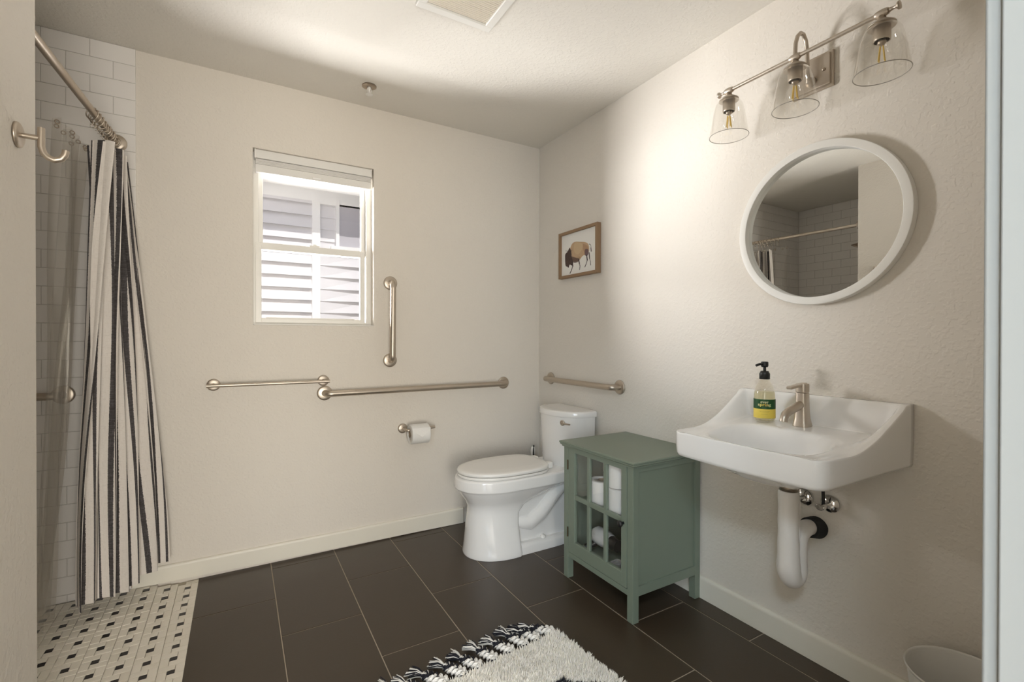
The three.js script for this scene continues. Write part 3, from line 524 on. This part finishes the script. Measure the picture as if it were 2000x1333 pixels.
  mesh('coil', sweep(cp, () => 0.0042, 8), std(lin(0.42, 0.40, 0.37), 0.5), cord);
}

// ---------------------------------------------------------------- wall-hung sink, tap, soap, plumbing
const SZ = 1.7845;
{
  const t = thing('wall_sink', 'white porcelain wall-hung sink under the round mirror', 'sink', [0, 0, 0]);
  const D = 0.452, hwAt = (d) => lerp(0.280, 0.248, Math.pow(d, 0.8)), rim = (d) => 0.822 + 0.126 * (1 - sstep(0.02, 0.80, Math.pow(Math.max(0, d), 0.72)));
  // plan outline, from back left round the front to back right
  const outline = []; const N = 180;
  { const pts = [], R = 0.032; const fl = -SZ; // rounded front corners
    const push = (x, z) => pts.push([x, z]);
    for (let i = 0; i <= 24; i++) { const d = i / 24 * (1 - R / D); push(-d * D, -hwAt(d)); }
    for (let i = 1; i <= 8; i++) { const a = i / 8 * Math.PI / 2; push(-(D - R) - Math.sin(a) * R, -0.248 + R * (1 - Math.cos(a))); }
    for (let i = 1; i < 30; i++) { const w = lerp(-0.248 + R, 0.248 - R, i / 30); push(-D, w); }
    const mir = pts.slice(0, 33).reverse().map(([x, z]) => [x, -z]); pts.push(...mir);
    for (let i = 1; i < 30; i++) push(0, lerp(0.280, -0.280, i / 30));
    for (const [x, z] of pts) outline.push([x < -D * 0.5 ? x - 0.014 * (1 - (z / 0.25) ** 2) * sstep(0.5, 1, -x / D) : x, z]); }
  const height = (x, z) => {
    const d = -x / D, hw = hwAt(Math.min(1, Math.max(0, d))), side = hw - Math.abs(z), front = D + 0.014 * (1 - (z / 0.25) ** 2) + x, back = -x;
    const deck = lerp(0.846, 0.812, sstep(0.1, 1, d));
    const bx = (d - 0.635) / 0.285, bz = z / 0.192, e = Math.pow(Math.pow(Math.abs(bx), 3.2) + Math.pow(Math.abs(bz), 3.2), 1 / 3.2);
    let y = deck - 0.125 * (1 - sstep(0.42, 1.0, e)) - 0.008 * (1 - sstep(0, 1.15, e));
    const s = 1 - sstep(0.014, 0.062, side); y += (rim(d) - y) * s;
    const b = 1 - sstep(0.022, 0.055, back); y = Math.max(y, lerp(y, 0.946, b));
    const f = 1 - sstep(0.010, 0.032, front); y += (0.822 - y) * f * (1 - s);
    return y;
  };
  const cx = -0.27, rings = [];
  for (let j = 0; j <= 46; j++) { const k = j / 46, s = 1 - Math.pow(1 - k, 1.6); rings.push(outline.map(([x, z]) => { const px = lerp(cx, x, s * 0.992 + 0.0001), pz = z * (s * 0.992 + 0.0001); return V(px, height(px, pz), SZ + pz); })); }
  const off = (o, y) => outline.map(([x, z]) => { const k = 1 + o; return V(x === 0 ? 0 : lerp(cx, x, k), y(x, z), SZ + z * k); });
  const edge = (x, z) => height(lerp(cx, x, 0.992), z * 0.992);
  rings.push(off(-0.003, (x, z) => edge(x, z) - 0.0015), off(0, (x, z) => edge(x, z) - 0.006), off(0.001, (x, z) => edge(x, z) - 0.02));
  const low = (x) => lerp(0.752, 0.738, sstep(0, 1, -x / D));
  rings.push(off(0.0, (x, z) => lerp(edge(x, z), low(x), 0.6)), off(-0.006, (x, z) => low(x) + 0.012), off(-0.02, (x) => low(x) + 0.002), off(-0.06, (x) => low(x)));
  rings.push(outline.map(([x, z]) => V(lerp(-0.25, x, 0.62), 0.744, SZ + z * 0.66)), outline.map(([x, z]) => V(lerp(-0.245, x, 0.57), 0.715, SZ + z * 0.6)), outline.map(([x, z]) => V(lerp(-0.235, x, 0.42), 0.690, SZ + z * 0.44)), outline.map(([x, z]) => V(lerp(-0.2, x, 0.16), 0.676, SZ + z * 0.14)));
  for (const r of rings) for (const p of r) if (p.x > -0.0012) p.x = -0.0012;
  mesh('basin', loft(rings, true, true), M.porcelain, t);
  mesh('drain_ring', lathe([[0.004, 0], [0.021, 0], [0.022, 0.003], [0.017, 0.005], [0.004, 0.0025]], 28), M.chrome, t).position.set(-0.268, height(-0.268, 0) - 0.0005, SZ);
  mesh('overflow_hole', new THREE.TorusGeometry(0.009, 0.0028, 10, 24).rotateY(Math.PI / 2), M.chrome, t).position.set(-0.436 + 0.022, 0.792, SZ);
}
const deckY = 0.8425;
{
  const t = thing('faucet', 'brushed-nickel single-lever faucet on the sink', 'faucet', [-0.093, deckY, SZ + 0.002]);
  const rg = (y, a, b, dx = 0) => { const r = []; for (let k = 0; k < 40; k++) { const q = k / 40 * Math.PI * 2; r.push(V(dx + a * pow(Math.cos(q), 0.6), y, b * pow(Math.sin(q), 0.6))); } return r; };
  mesh('body', loft([rg(0.001, 0.026, 0.026), rg(0.006, 0.0262, 0.0262), rg(0.025, 0.0225, 0.0225), rg(0.05, 0.020, 0.020), rg(0.09, 0.0185, 0.0185), rg(0.116, 0.018, 0.018), rg(0.117, 0.0172, 0.0172)], true, true), M.nickel, t);
  mesh('spout', sweep([V(-0.005, 0.078, 0), V(-0.045, 0.068, 0), V(-0.082, 0.058, 0), V(-0.102, 0.050, 0), V(-0.111, 0.038, 0), V(-0.113, 0.026, 0)], (u) => 0.0145 - 0.0025 * u, 20), M.nickel, t);
  mesh('handle', loft([rg(0.1185, 0.0172, 0.0172), rg(0.121, 0.0182, 0.0182), rg(0.146, 0.0182, 0.0182), rg(0.1485, 0.0165, 0.0165)], true, true), M.nickel, t);
  const lv = mesh('lever', rspan(-0.084, -0.0048, -0.0095, 0.014, 0.0048, 0.0095, 0.003), M.nickel, t); lv.position.y = 0.1452; lv.rotation.z = 0.10;
}
{
  const t = thing('soap_bottle', 'clear hand soap bottle with green and yellow label and black pump on the sink', 'soap bottle', [-0.112, deckY + 0.0035, 1.663]), R = 0.0355;
  const outer = [[0, 0.0], [R * 0.86, 0.0], [R * 0.97, 0.005], [R, 0.014], [R, 0.085], [R * 0.96, 0.105], [R * 0.78, 0.128], [R * 0.5, 0.146], [R * 0.41, 0.151], [R * 0.41, 0.156]];
  mesh('bottle', lathe(outer, 44), phys(lin(0.97, 0.96, 0.92), 0.05, { transmission: 1, thickness: 0, ior: 1.45 }), t);
  mesh('soap', lathe([[0, 0.003], [R * 0.84, 0.003], [R * 0.95, 0.008], [R * 0.975, 0.014], [R * 0.975, 0.085], [R * 0.955, 0.098], [R * 0.88, 0.108], [0, 0.108]], 40), phys(lin(0.90, 0.87, 0.72), 0.1, { transmission: 0.75, thickness: 0 }), t);
  const cv = document.createElement('canvas'); cv.width = 1024; cv.height = 512; const k = cv.getContext('2d');
  k.fillStyle = '#e9d05a'; k.fillRect(0, 0, 1024, 512); k.fillStyle = '#0f4a20'; k.fillRect(0, 0, 1024, 262);
  k.textAlign = 'center'; k.font = 'bold 84px serif'; k.fillStyle = '#f3ecc0'; k.fillText('ever', 512, 102);
  k.font = 'bold 100px serif'; const word = 'spring', tints = ['#f6e9b0', '#f4e37d', '#f2cf4e', '#efc243', '#f3dc80', '#d9e6b4']; let x = 512 - k.measureText(word).width / 2; k.textAlign = 'left';
  for (let i = 0; i < word.length; i++) { k.fillStyle = tints[i]; k.fillText(word[i], x, 180); x += k.measureText(word[i]).width; }
  k.textAlign = 'center'; k.fillStyle = '#7fa98a'; k.font = '22px sans-serif'; k.fillRect(452, 222, 120, 3); k.fillRect(470, 234, 84, 3);
  k.fillStyle = '#a8903a'; for (const [y, w] of [[318, 260], [338, 220], [402, 150]]) k.fillRect(512 - w / 2, y, w, 4);
  const tex = new THREE.CanvasTexture(cv); tex.colorSpace = THREE.SRGBColorSpace;
  const lab = new THREE.CylinderGeometry(R + 0.0004, R + 0.0004, 0.068, 40, 1, true, 0, Math.PI * 1.25);
  const l = mesh('label', lab, std(0xffffff, 0.5, { map: tex, side: THREE.DoubleSide }), t); l.position.y = 0.047; l.rotation.y = -Math.PI * 0.625 - 1.03;   // label centre turned to face the doorway
  mesh('pump_collar', lathe([[0, 0.152], [0.0175, 0.152], [0.0178, 0.172], [0.015, 0.176], [0.013, 0.182], [0, 0.182]], 30), M.black, t);
  mesh('pump_stem', lathe([[0, 0.18], [0.005, 0.18], [0.005, 0.2], [0.0, 0.2]], 16), M.black, t);
  mesh('pump_head', [lathe([[0, 0.196], [0.010, 0.196], [0.0125, 0.2], [0.0125, 0.213], [0.010, 0.216], [0, 0.216]], 26), sweep([V(0, 0.207, 0), V(-0.02, 0.207, -0.006), V(-0.034, 0.202, -0.011)], () => 0.0045, 10)], M.black, t);
}
{
  const t = thing('drain_trap', 'drain trap in a white padded cover under the sink', 'drain', [0, 0, 0]), X = -0.178, Z = SZ + 0.004;
  mesh('tailpiece', lathe([[0.0165, 0.60], [0.0165, 0.69], [0, 0.69]], 24), M.chrome, t).position.set(X, 0, Z);
  mesh('slip_nut', lathe([[0, 0.638], [0.0285, 0.638], [0.0285, 0.652], [0.024, 0.656], [0, 0.656]], 28), M.nickelDark, t).position.set(X, 0, Z);
  const down = [V(X, 0.636, Z), V(X, 0.56, Z), V(X - 0.001, 0.48, Z), V(X - 0.001, 0.42, Z), V(X + 0.004, 0.365, Z), V(X + 0.022, 0.336, Z), V(X + 0.045, 0.345, Z), V(X + 0.056, 0.385, Z), V(X + 0.058, 0.43, Z), V(X + 0.070, 0.468, Z), V(X + 0.1, 0.487, Z), V(X + 0.135, 0.486, Z)];
  const curve = new THREE.CatmullRomCurve3(down), pts = curve.getSpacedPoints(70);
  mesh('cover', sweep(pts, (u) => 0.0315 + 0.004 * Math.exp(-(((u - 0.5) / 0.12) ** 2)) - 0.005 * sstep(0.62, 0.8, u) + 0.0007 * Math.sin(u * 42) - (u < 0.01 ? 0.003 : 0), 26), M.wrap, t);
  mesh('zip_seam', sweep(pts.slice(4, 40).map((p, i) => p.clone().add(V(0.022, 0, 0.0235 + 0.001 * Math.sin(i)))), () => 0.0028, 8), M.wrap, t);
  mesh('foam_sleeve', sweep([V(-0.052, 0.486, Z), V(-0.03, 0.482, Z), V(-0.002, 0.476, Z)], (u) => 0.034 + 0.004 * u, 26), M.blackFoam, t);
}
for (const [z, tail, label] of [[1.832, 0.70, 'chrome shut-off valve under the sink, nearer the doorway'], [1.747, 0.70, 'chrome shut-off valve half hidden behind the drain cover']]) {
  const t = thing('shutoff_valve', label, 'valve', [0, 0.573, z]);
  mesh('wall_plate', lathe([[0, 0], [0.0315, 0], [0.030, 0.006], [0.018, 0.014], [0.010, 0.016], [0, 0.016]], 32).rotateZ(Math.PI / 2).translate(-0.0008, 0, 0), M.chrome, t);
  mesh('valve_body', sweep([V(-0.012, 0, 0), V(-0.058, 0, 0)], () => 0.0085, 16), M.chrome, t);
  mesh('valve_handle', loft([0, 0.008, 0.01].map((o, i) => { const r = []; for (let k = 0; k < 24; k++) { const a = k / 24 * Math.PI * 2; r.push(V(-0.06 - o, Math.cos(a) * (i === 2 ? 0.008 : 0.011), Math.sin(a) * (i === 2 ? 0.013 : 0.017))); } return r; }), true, true), M.chrome, t);
  mesh('supply_line', sweep([V(-0.045, 0.006, 0), V(-0.046, 0.05, -0.001), V(-0.06, 0.1, (SZ - z) * 0.25), V(-0.085, 0.16, (SZ - z) * 0.5)], () => 0.0052, 10), z > 1.8 ? M.black : M.nickelDark, t);
}

// ---------------------------------------------------------------- mirror, vanity light, picture
{
  const t = thing('round_mirror', 'round wall mirror in a white frame above the sink', 'mirror', [-0.0006, 1.5495, 1.789]), R = 0.2835;
  mesh('frame', lathe([[R - 0.027, 0], [R - 0.001, 0], [R, 0.002], [R, 0.029], [R - 0.002, 0.031], [R - 0.025, 0.031], [R - 0.027, 0.029], [R - 0.027, 0]], 96).rotateZ(Math.PI / 2), M.mirrorFrame, t);
  mesh('glass', new THREE.CylinderGeometry(R - 0.0265, R - 0.0265, 0.004, 96).rotateZ(Math.PI / 2).translate(-0.006, 0, 0), M.mirror, t);
}
{
  const zc = 1.772, X = -0.12, Y = 2.113, t = thing('vanity_light', 'brushed-nickel three-lamp vanity light with clear glass shades above the mirror', 'wall lamp', [0, 0, 0]);
  mesh('back_plate', [rspan(-0.0125, 2.018, zc - 0.069, -0.0008, 2.142, zc + 0.069, 0.003), rspan(-0.019, 2.026, zc - 0.061, -0.011, 2.134, zc + 0.061, 0.003)], M.nickel, t);
  for (const s of [-1, 1]) mesh('mounting_screw', new THREE.SphereGeometry(0.006, 14, 10), M.nickelDark, t).position.set(-0.02, 2.08, zc + s * 0.042);
  mesh('boss', lathe([[0, 0], [0.017, 0], [0.017, 0.006], [0.011, 0.012], [0.011, 0.022], [0, 0.026]], 26).rotateZ(Math.PI / 2).translate(-0.018, 2.055, zc), M.nickel, t);
  mesh('arm', sweep([V(-0.036, 2.050, zc), V(-0.043, 2.075, zc), V(-0.044, 2.12, zc), V(-0.046, 2.16, zc), V(-0.054, 2.19, zc), V(-0.070, 2.208, zc), V(-0.088, 2.207, zc), V(-0.106, 2.19, zc), V(-0.117, 2.162, zc), V(X, 2.13, zc), V(X, 2.118, zc)], () => 0.0068, 16), M.nickel, t);
  mesh('bar', sweep([V(X, Y, zc - 0.268), V(X, Y, zc + 0.268)], () => 0.0068, 16), M.nickel, t);
  for (const s of [-1, 1]) mesh('finial', lathe([[0, 0], [0.007, 0], [0.005, 0.010], [0.0045, 0.018], [0.0115, 0.024], [0.012, 0.029], [0, 0.031]], 22).rotateX(s * Math.PI / 2), M.nickel, t).position.set(X, Y, zc + s * 0.268);
  for (const o of [-0.252, 0, 0.252]) {
    const z = zc + o, at = (m) => { m.position.set(X, 0, z); return m; };
    at(mesh('bar_collar', sweep([V(0, Y, -0.017), V(0, Y, -0.009), V(0, Y, 0.009), V(0, Y, 0.017)], (u) => (u > 0.2 && u < 0.8 ? 0.0115 : 0.009), 18), M.nickel, t));
    at(mesh('lamp_cap', lathe([[0, Y - 0.004], [0.009, Y - 0.006], [0.012, Y - 0.018], [0.024, Y - 0.026], [0.035, Y - 0.034], [0.036, Y - 0.040], [0, Y - 0.040]], 32), M.nickel, t));
    const so = at(mesh('socket', lathe([[0.019, Y - 0.082], [0.0215, Y - 0.082], [0.0225, Y - 0.078], [0.0225, Y - 0.040], [0.0, Y - 0.040]], 30), M.nickel, t));
    const sh = at(mesh('glass_shade', lathe([[0.0235, Y - 0.0415], [0.036, Y - 0.0425], [0.044, Y - 0.049], [0.050, Y - 0.060], [0.056, Y - 0.085], [0.0625, Y - 0.125], [0.0695, Y - 0.172], [0.0705, Y - 0.177]], 72), M.shadeGlass, t));
    mesh('rim', new THREE.TorusGeometry(0.0702, 0.0013, 8, 72).rotateX(Math.PI / 2).translate(0, Y - 0.1775, 0), M.rimGlass, sh);
    const bulb = at(mesh('bulb', lathe([[0.012, Y - 0.080], [0.0135, Y - 0.088], [0.020, Y - 0.102], [0.0255, Y - 0.118], [0.0265, Y - 0.130], [0.0225, Y - 0.147], [0.012, Y - 0.156], [0, Y - 0.158]], 36), M.glass, t));
    mesh('bulb_neck', lathe([[0, Y - 0.075], [0.012, Y - 0.075], [0.0115, Y - 0.088], [0.006, Y - 0.094], [0, Y - 0.094]], 20), M.nickelDark, bulb);
    for (let k = 0; k < 4; k++) { const a = k * Math.PI / 2 + 0.5; mesh('filament', sweep([V(Math.cos(a) * 0.005, Y - 0.098, Math.sin(a) * 0.005), V(Math.cos(a) * 0.0105, Y - 0.142, Math.sin(a) * 0.0105)], () => 0.0019, 8), M.filament, bulb); }
  }
}
{
  const y0 = 1.519, y1 = 1.805, z0 = 0.265, z1 = 0.635, t = thing('bison_picture', 'small framed watercolour of a grazing bison on the right wall', 'picture', [0, 0, 0]), f = 0.017, d = 0.030;
  const fr = [[z0, y0, z0 + f, y1], [z1 - f, y0, z1, y1], [z0 + f, y0, z1 - f, y0 + f], [z0 + f, y1 - f, z1 - f, y1]];
  for (const [a, b, c, e] of fr) mesh('frame_strip', rspan(-d, b, a, -0.0008, e, c, 0.0015), M.frameWood, t);
  const cv = document.createElement('canvas'); cv.width = 1024; cv.height = 768; const k = cv.getContext('2d');
  k.fillStyle = '#efece6'; k.fillRect(0, 0, 1024, 768);
  const blob = (pts, fill) => { k.beginPath(); k.moveTo(pts[0][0], pts[0][1]); for (let i = 1; i < pts.length; i++) { const a = pts[i], b = pts[(i + 1) % pts.length]; k.quadraticCurveTo(a[0], a[1], (a[0] + b[0]) / 2, (a[1] + b[1]) / 2); } k.closePath(); k.fillStyle = fill; k.fill(); };
  // body washes: tan hump, darker belly, dark head and beard
  blob([[250, 300], [300, 190], [420, 168], [560, 200], [700, 225], [790, 270], [820, 350], [800, 450], [720, 470], [640, 455], [560, 520], [470, 545], [380, 530], [300, 480], [250, 400]], '#c4a584');
  k.globalAlpha = 0.5; blob([[420, 180], [560, 205], [650, 260], [600, 380], [480, 430], [380, 360], [370, 240]], '#d9c29a'); blob([[640, 250], [780, 290], [800, 400], [720, 450], [650, 380]], '#a27a5c');
  k.globalAlpha = 0.75; blob([[700, 360], [800, 350], [800, 470], [740, 490], [680, 450]], '#5a4650'); blob([[300, 420], [430, 470], [560, 500], [500, 560], [380, 560], [290, 500]], '#5b443e');
  k.globalAlpha = 1; blob([[240, 250], [300, 300], [300, 430], [360, 520], [350, 600], [290, 590], [250, 560], [215, 640], [185, 600], [120, 590], [105, 470], [105, 350], [150, 340], [200, 310]], '#4d3b35');
  k.globalAlpha = 0.6; for (let i = 0; i < 900; i++) { const x = rr(120, 560), y = rr(280, 560); k.fillStyle = rnd() < 0.5 ? '#3a2c28' : '#6d5549'; if (x < 330 || y > 460) k.fillRect(x, y, rr(2, 5), rr(6, 16)); }
  k.globalAlpha = 1; k.lineCap = 'round'; k.strokeStyle = '#3f3333';
  for (const [pts, w] of [[[[330, 540], [345, 610], [300, 690], [262, 735]], 34], [[[520, 520], [540, 590], [560, 640], [545, 705]], 28], [[[745, 470], [765, 560], [735, 620], [700, 672]], 28], [[[815, 440], [830, 540], [850, 600], [856, 660]], 24]]) { k.lineWidth = w; k.beginPath(); k.moveTo(...pts[0]); k.lineTo(...pts[1]); k.lineWidth = w; k.stroke(); k.lineWidth = w * 0.62; k.beginPath(); k.moveTo(...pts[1]); for (const p of pts.slice(2)) k.lineTo(...p); k.stroke(); }
  k.lineWidth = 9; k.beginPath(); k.moveTo(812, 285); k.quadraticCurveTo(870, 290, 862, 360); k.stroke(); k.lineWidth = 20; k.beginPath(); k.moveTo(862, 360); k.lineTo(872, 420); k.stroke();
  k.globalAlpha = 0.12; for (let i = 0; i < 3000; i++) { k.fillStyle = rnd() < 0.5 ? '#ffffff' : '#b8b0a4'; k.fillRect(rnd() * 1024, rnd() * 768, rr(1, 4), rr(1, 4)); }
  const tex = new THREE.CanvasTexture(cv); tex.colorSpace = THREE.SRGBColorSpace;
  const pr = mesh('print', new THREE.BoxGeometry(z1 - z0 - f * 2, y1 - y0 - f * 2, 0.004), std(0xffffff, 0.7, { map: tex }), t); pr.rotation.y = -Math.PI / 2; pr.position.set(-0.014, (y0 + y1) / 2, (z0 + z1) / 2);
}

// ---------------------------------------------------------------- rug with braided tassels, bin
{
  const t = thing('shag_rug', 'cream shag rug with black and white braided tassels', 'rug', [-0.712, 0, 1.205]); t.rotation.y = 0.096;
  // local axes: -x along the tasselled edge, +z away from it
  const W = 0.86, L = 1.0;
  mesh('backing', rspan(-W, 0.0006, 0, 0, 0.011, L, 0.003), std(lin(0.55, 0.5, 0.42), 0.95), t);
  const tuft = new THREE.ConeGeometry(0.0034, 0.022, 5, 1).translate(0, 0.010, 0), cells = [];
  for (let x = -W + 0.002; x < 0; x += 0.0044) for (let z = 0.002; z < 0.58; z += 0.0044) cells.push([x + rr(-0.003, 0.003), z + rr(-0.003, 0.003)]);
  const im = new THREE.InstancedMesh(tuft, std(0xffffff, 0.95), cells.length), m4 = new THREE.Matrix4(), q = new THREE.Quaternion(), e = new THREE.Euler(), col = new THREE.Color();
  cells.forEach(([x, z], i) => {
    const cl = Math.sin(x * 61 + 2 * Math.sin(z * 37)) * Math.sin(z * 53 + 1.7 * Math.sin(x * 41));
    e.set(rr(-0.45, 0.45) + 0.25 * cl, rr(0, 6.28), rr(-0.45, 0.45) + 0.2 * cl); q.setFromEuler(e); const s = rr(0.8, 1.25);
    m4.compose(V(x, 0.008, z), q, V(s * 1.15, s * (0.9 + 0.2 * cl), s * 1.15)); im.setMatrixAt(i, m4);
    const px = x + 0.175, pz = z - 0.218, dark = Math.abs(Math.abs(px) * 0.9 - pz) < 0.013 && pz > -0.012 || (Math.abs(px) < 0.02 && Math.abs(pz) < 0.012), v = rr(0.9, 1.05);
    dark ? col.setRGB(0.02, 0.02, 0.026) : col.setRGB(0.95 * v, 0.90 * v, 0.82 * v * rr(0.95, 1.03)); im.setColorAt(i, col);
  });
  im.name = 'pile'; im.userData.kind = 'stuff'; im.castShadow = im.receiveShadow = true; t.add(im);
  const yarnW = std(lin(0.80, 0.77, 0.72), 0.95), yarnB = std(lin(0.012, 0.012, 0.018), 0.95);
  for (let i = 0; i < 13; i++) {
    const g = new THREE.Group(); g.name = 'tassel'; t.add(g); g.position.set(-0.018 - i * 0.066 + rr(-0.006, 0.006), 0.004, -0.002); g.rotation.y = rr(0.28, 0.62) + (i === 0 ? 0.35 : 0);
    const wh = [], bl = [], Lb = rr(0.078, 0.092);
    // three plaited strands, each a bundle of white and black yarns, running towards -z
    for (let s = 0; s < 3; s++) for (let y = 0; y < 5; y++) {
      const ph = s * Math.PI * 2 / 3, oa = y / 5 * Math.PI * 2, pts = [];
      for (let k = 0; k <= 16; k++) { const u = k / 16, a = ph + u * 10.5, taper = 1 - 0.35 * sstep(0.8, 1, u); pts.push(V((Math.sin(a) * 0.0125 + Math.cos(oa + a * 0.5) * 0.0062) * taper, 0.0155 + (Math.sin(2 * a) * 0.006 + Math.sin(oa + a * 0.5) * 0.0048) * taper, -u * Lb)); }
      (((s + y) % 5) < 2 || (s === 1 && y === 0) ? wh : (y + s) % 2 ? bl : y < 3 ? wh : bl).push(sweep(pts, () => 0.0036, 6));
    }
    // knot and the loose brush end
    const knot = new THREE.TorusGeometry(0.0085, 0.0032, 8, 18).translate(0, 0.0135, -Lb + 0.002); wh.push(knot);
    for (let k = 0; k < 44; k++) {
      const a = rr(-1, 1), l = rr(0.04, 0.058), lift = rr(-0.6, 1.2), x = a * 0.027;
      (rnd() < 0.55 ? wh : bl).push(sweep([V(a * 0.005, 0.0135 + lift * 0.004, -Lb), V(a * 0.014, 0.0145 + lift * 0.009, -Lb - l * 0.45), V(x + rr(-0.003, 0.003), Math.max(0.0035, 0.009 + lift * 0.0085), -Lb - l)], (u) => 0.0018, 5));
    }
    mesh('white_yarn', wh, yarnW, g); mesh('black_yarn', bl, yarnB, g);
  }
}
{
  const t = thing('waste_bin', 'white plastic waste bin on the floor below the sink by the door casing', 'bin', [-0.152, 0.001, 2.228]);
  mesh('bucket', lathe([[0, 0], [0.088, 0], [0.092, 0.004], [0.119, 0.268], [0.123, 0.2725], [0.1245, 0.269], [0.1225, 0.263], [0.1165, 0.262], [0.089, 0.009], [0, 0.007]], 64), M.whitePlastic, t);
}

renderer.render(scene, camera);
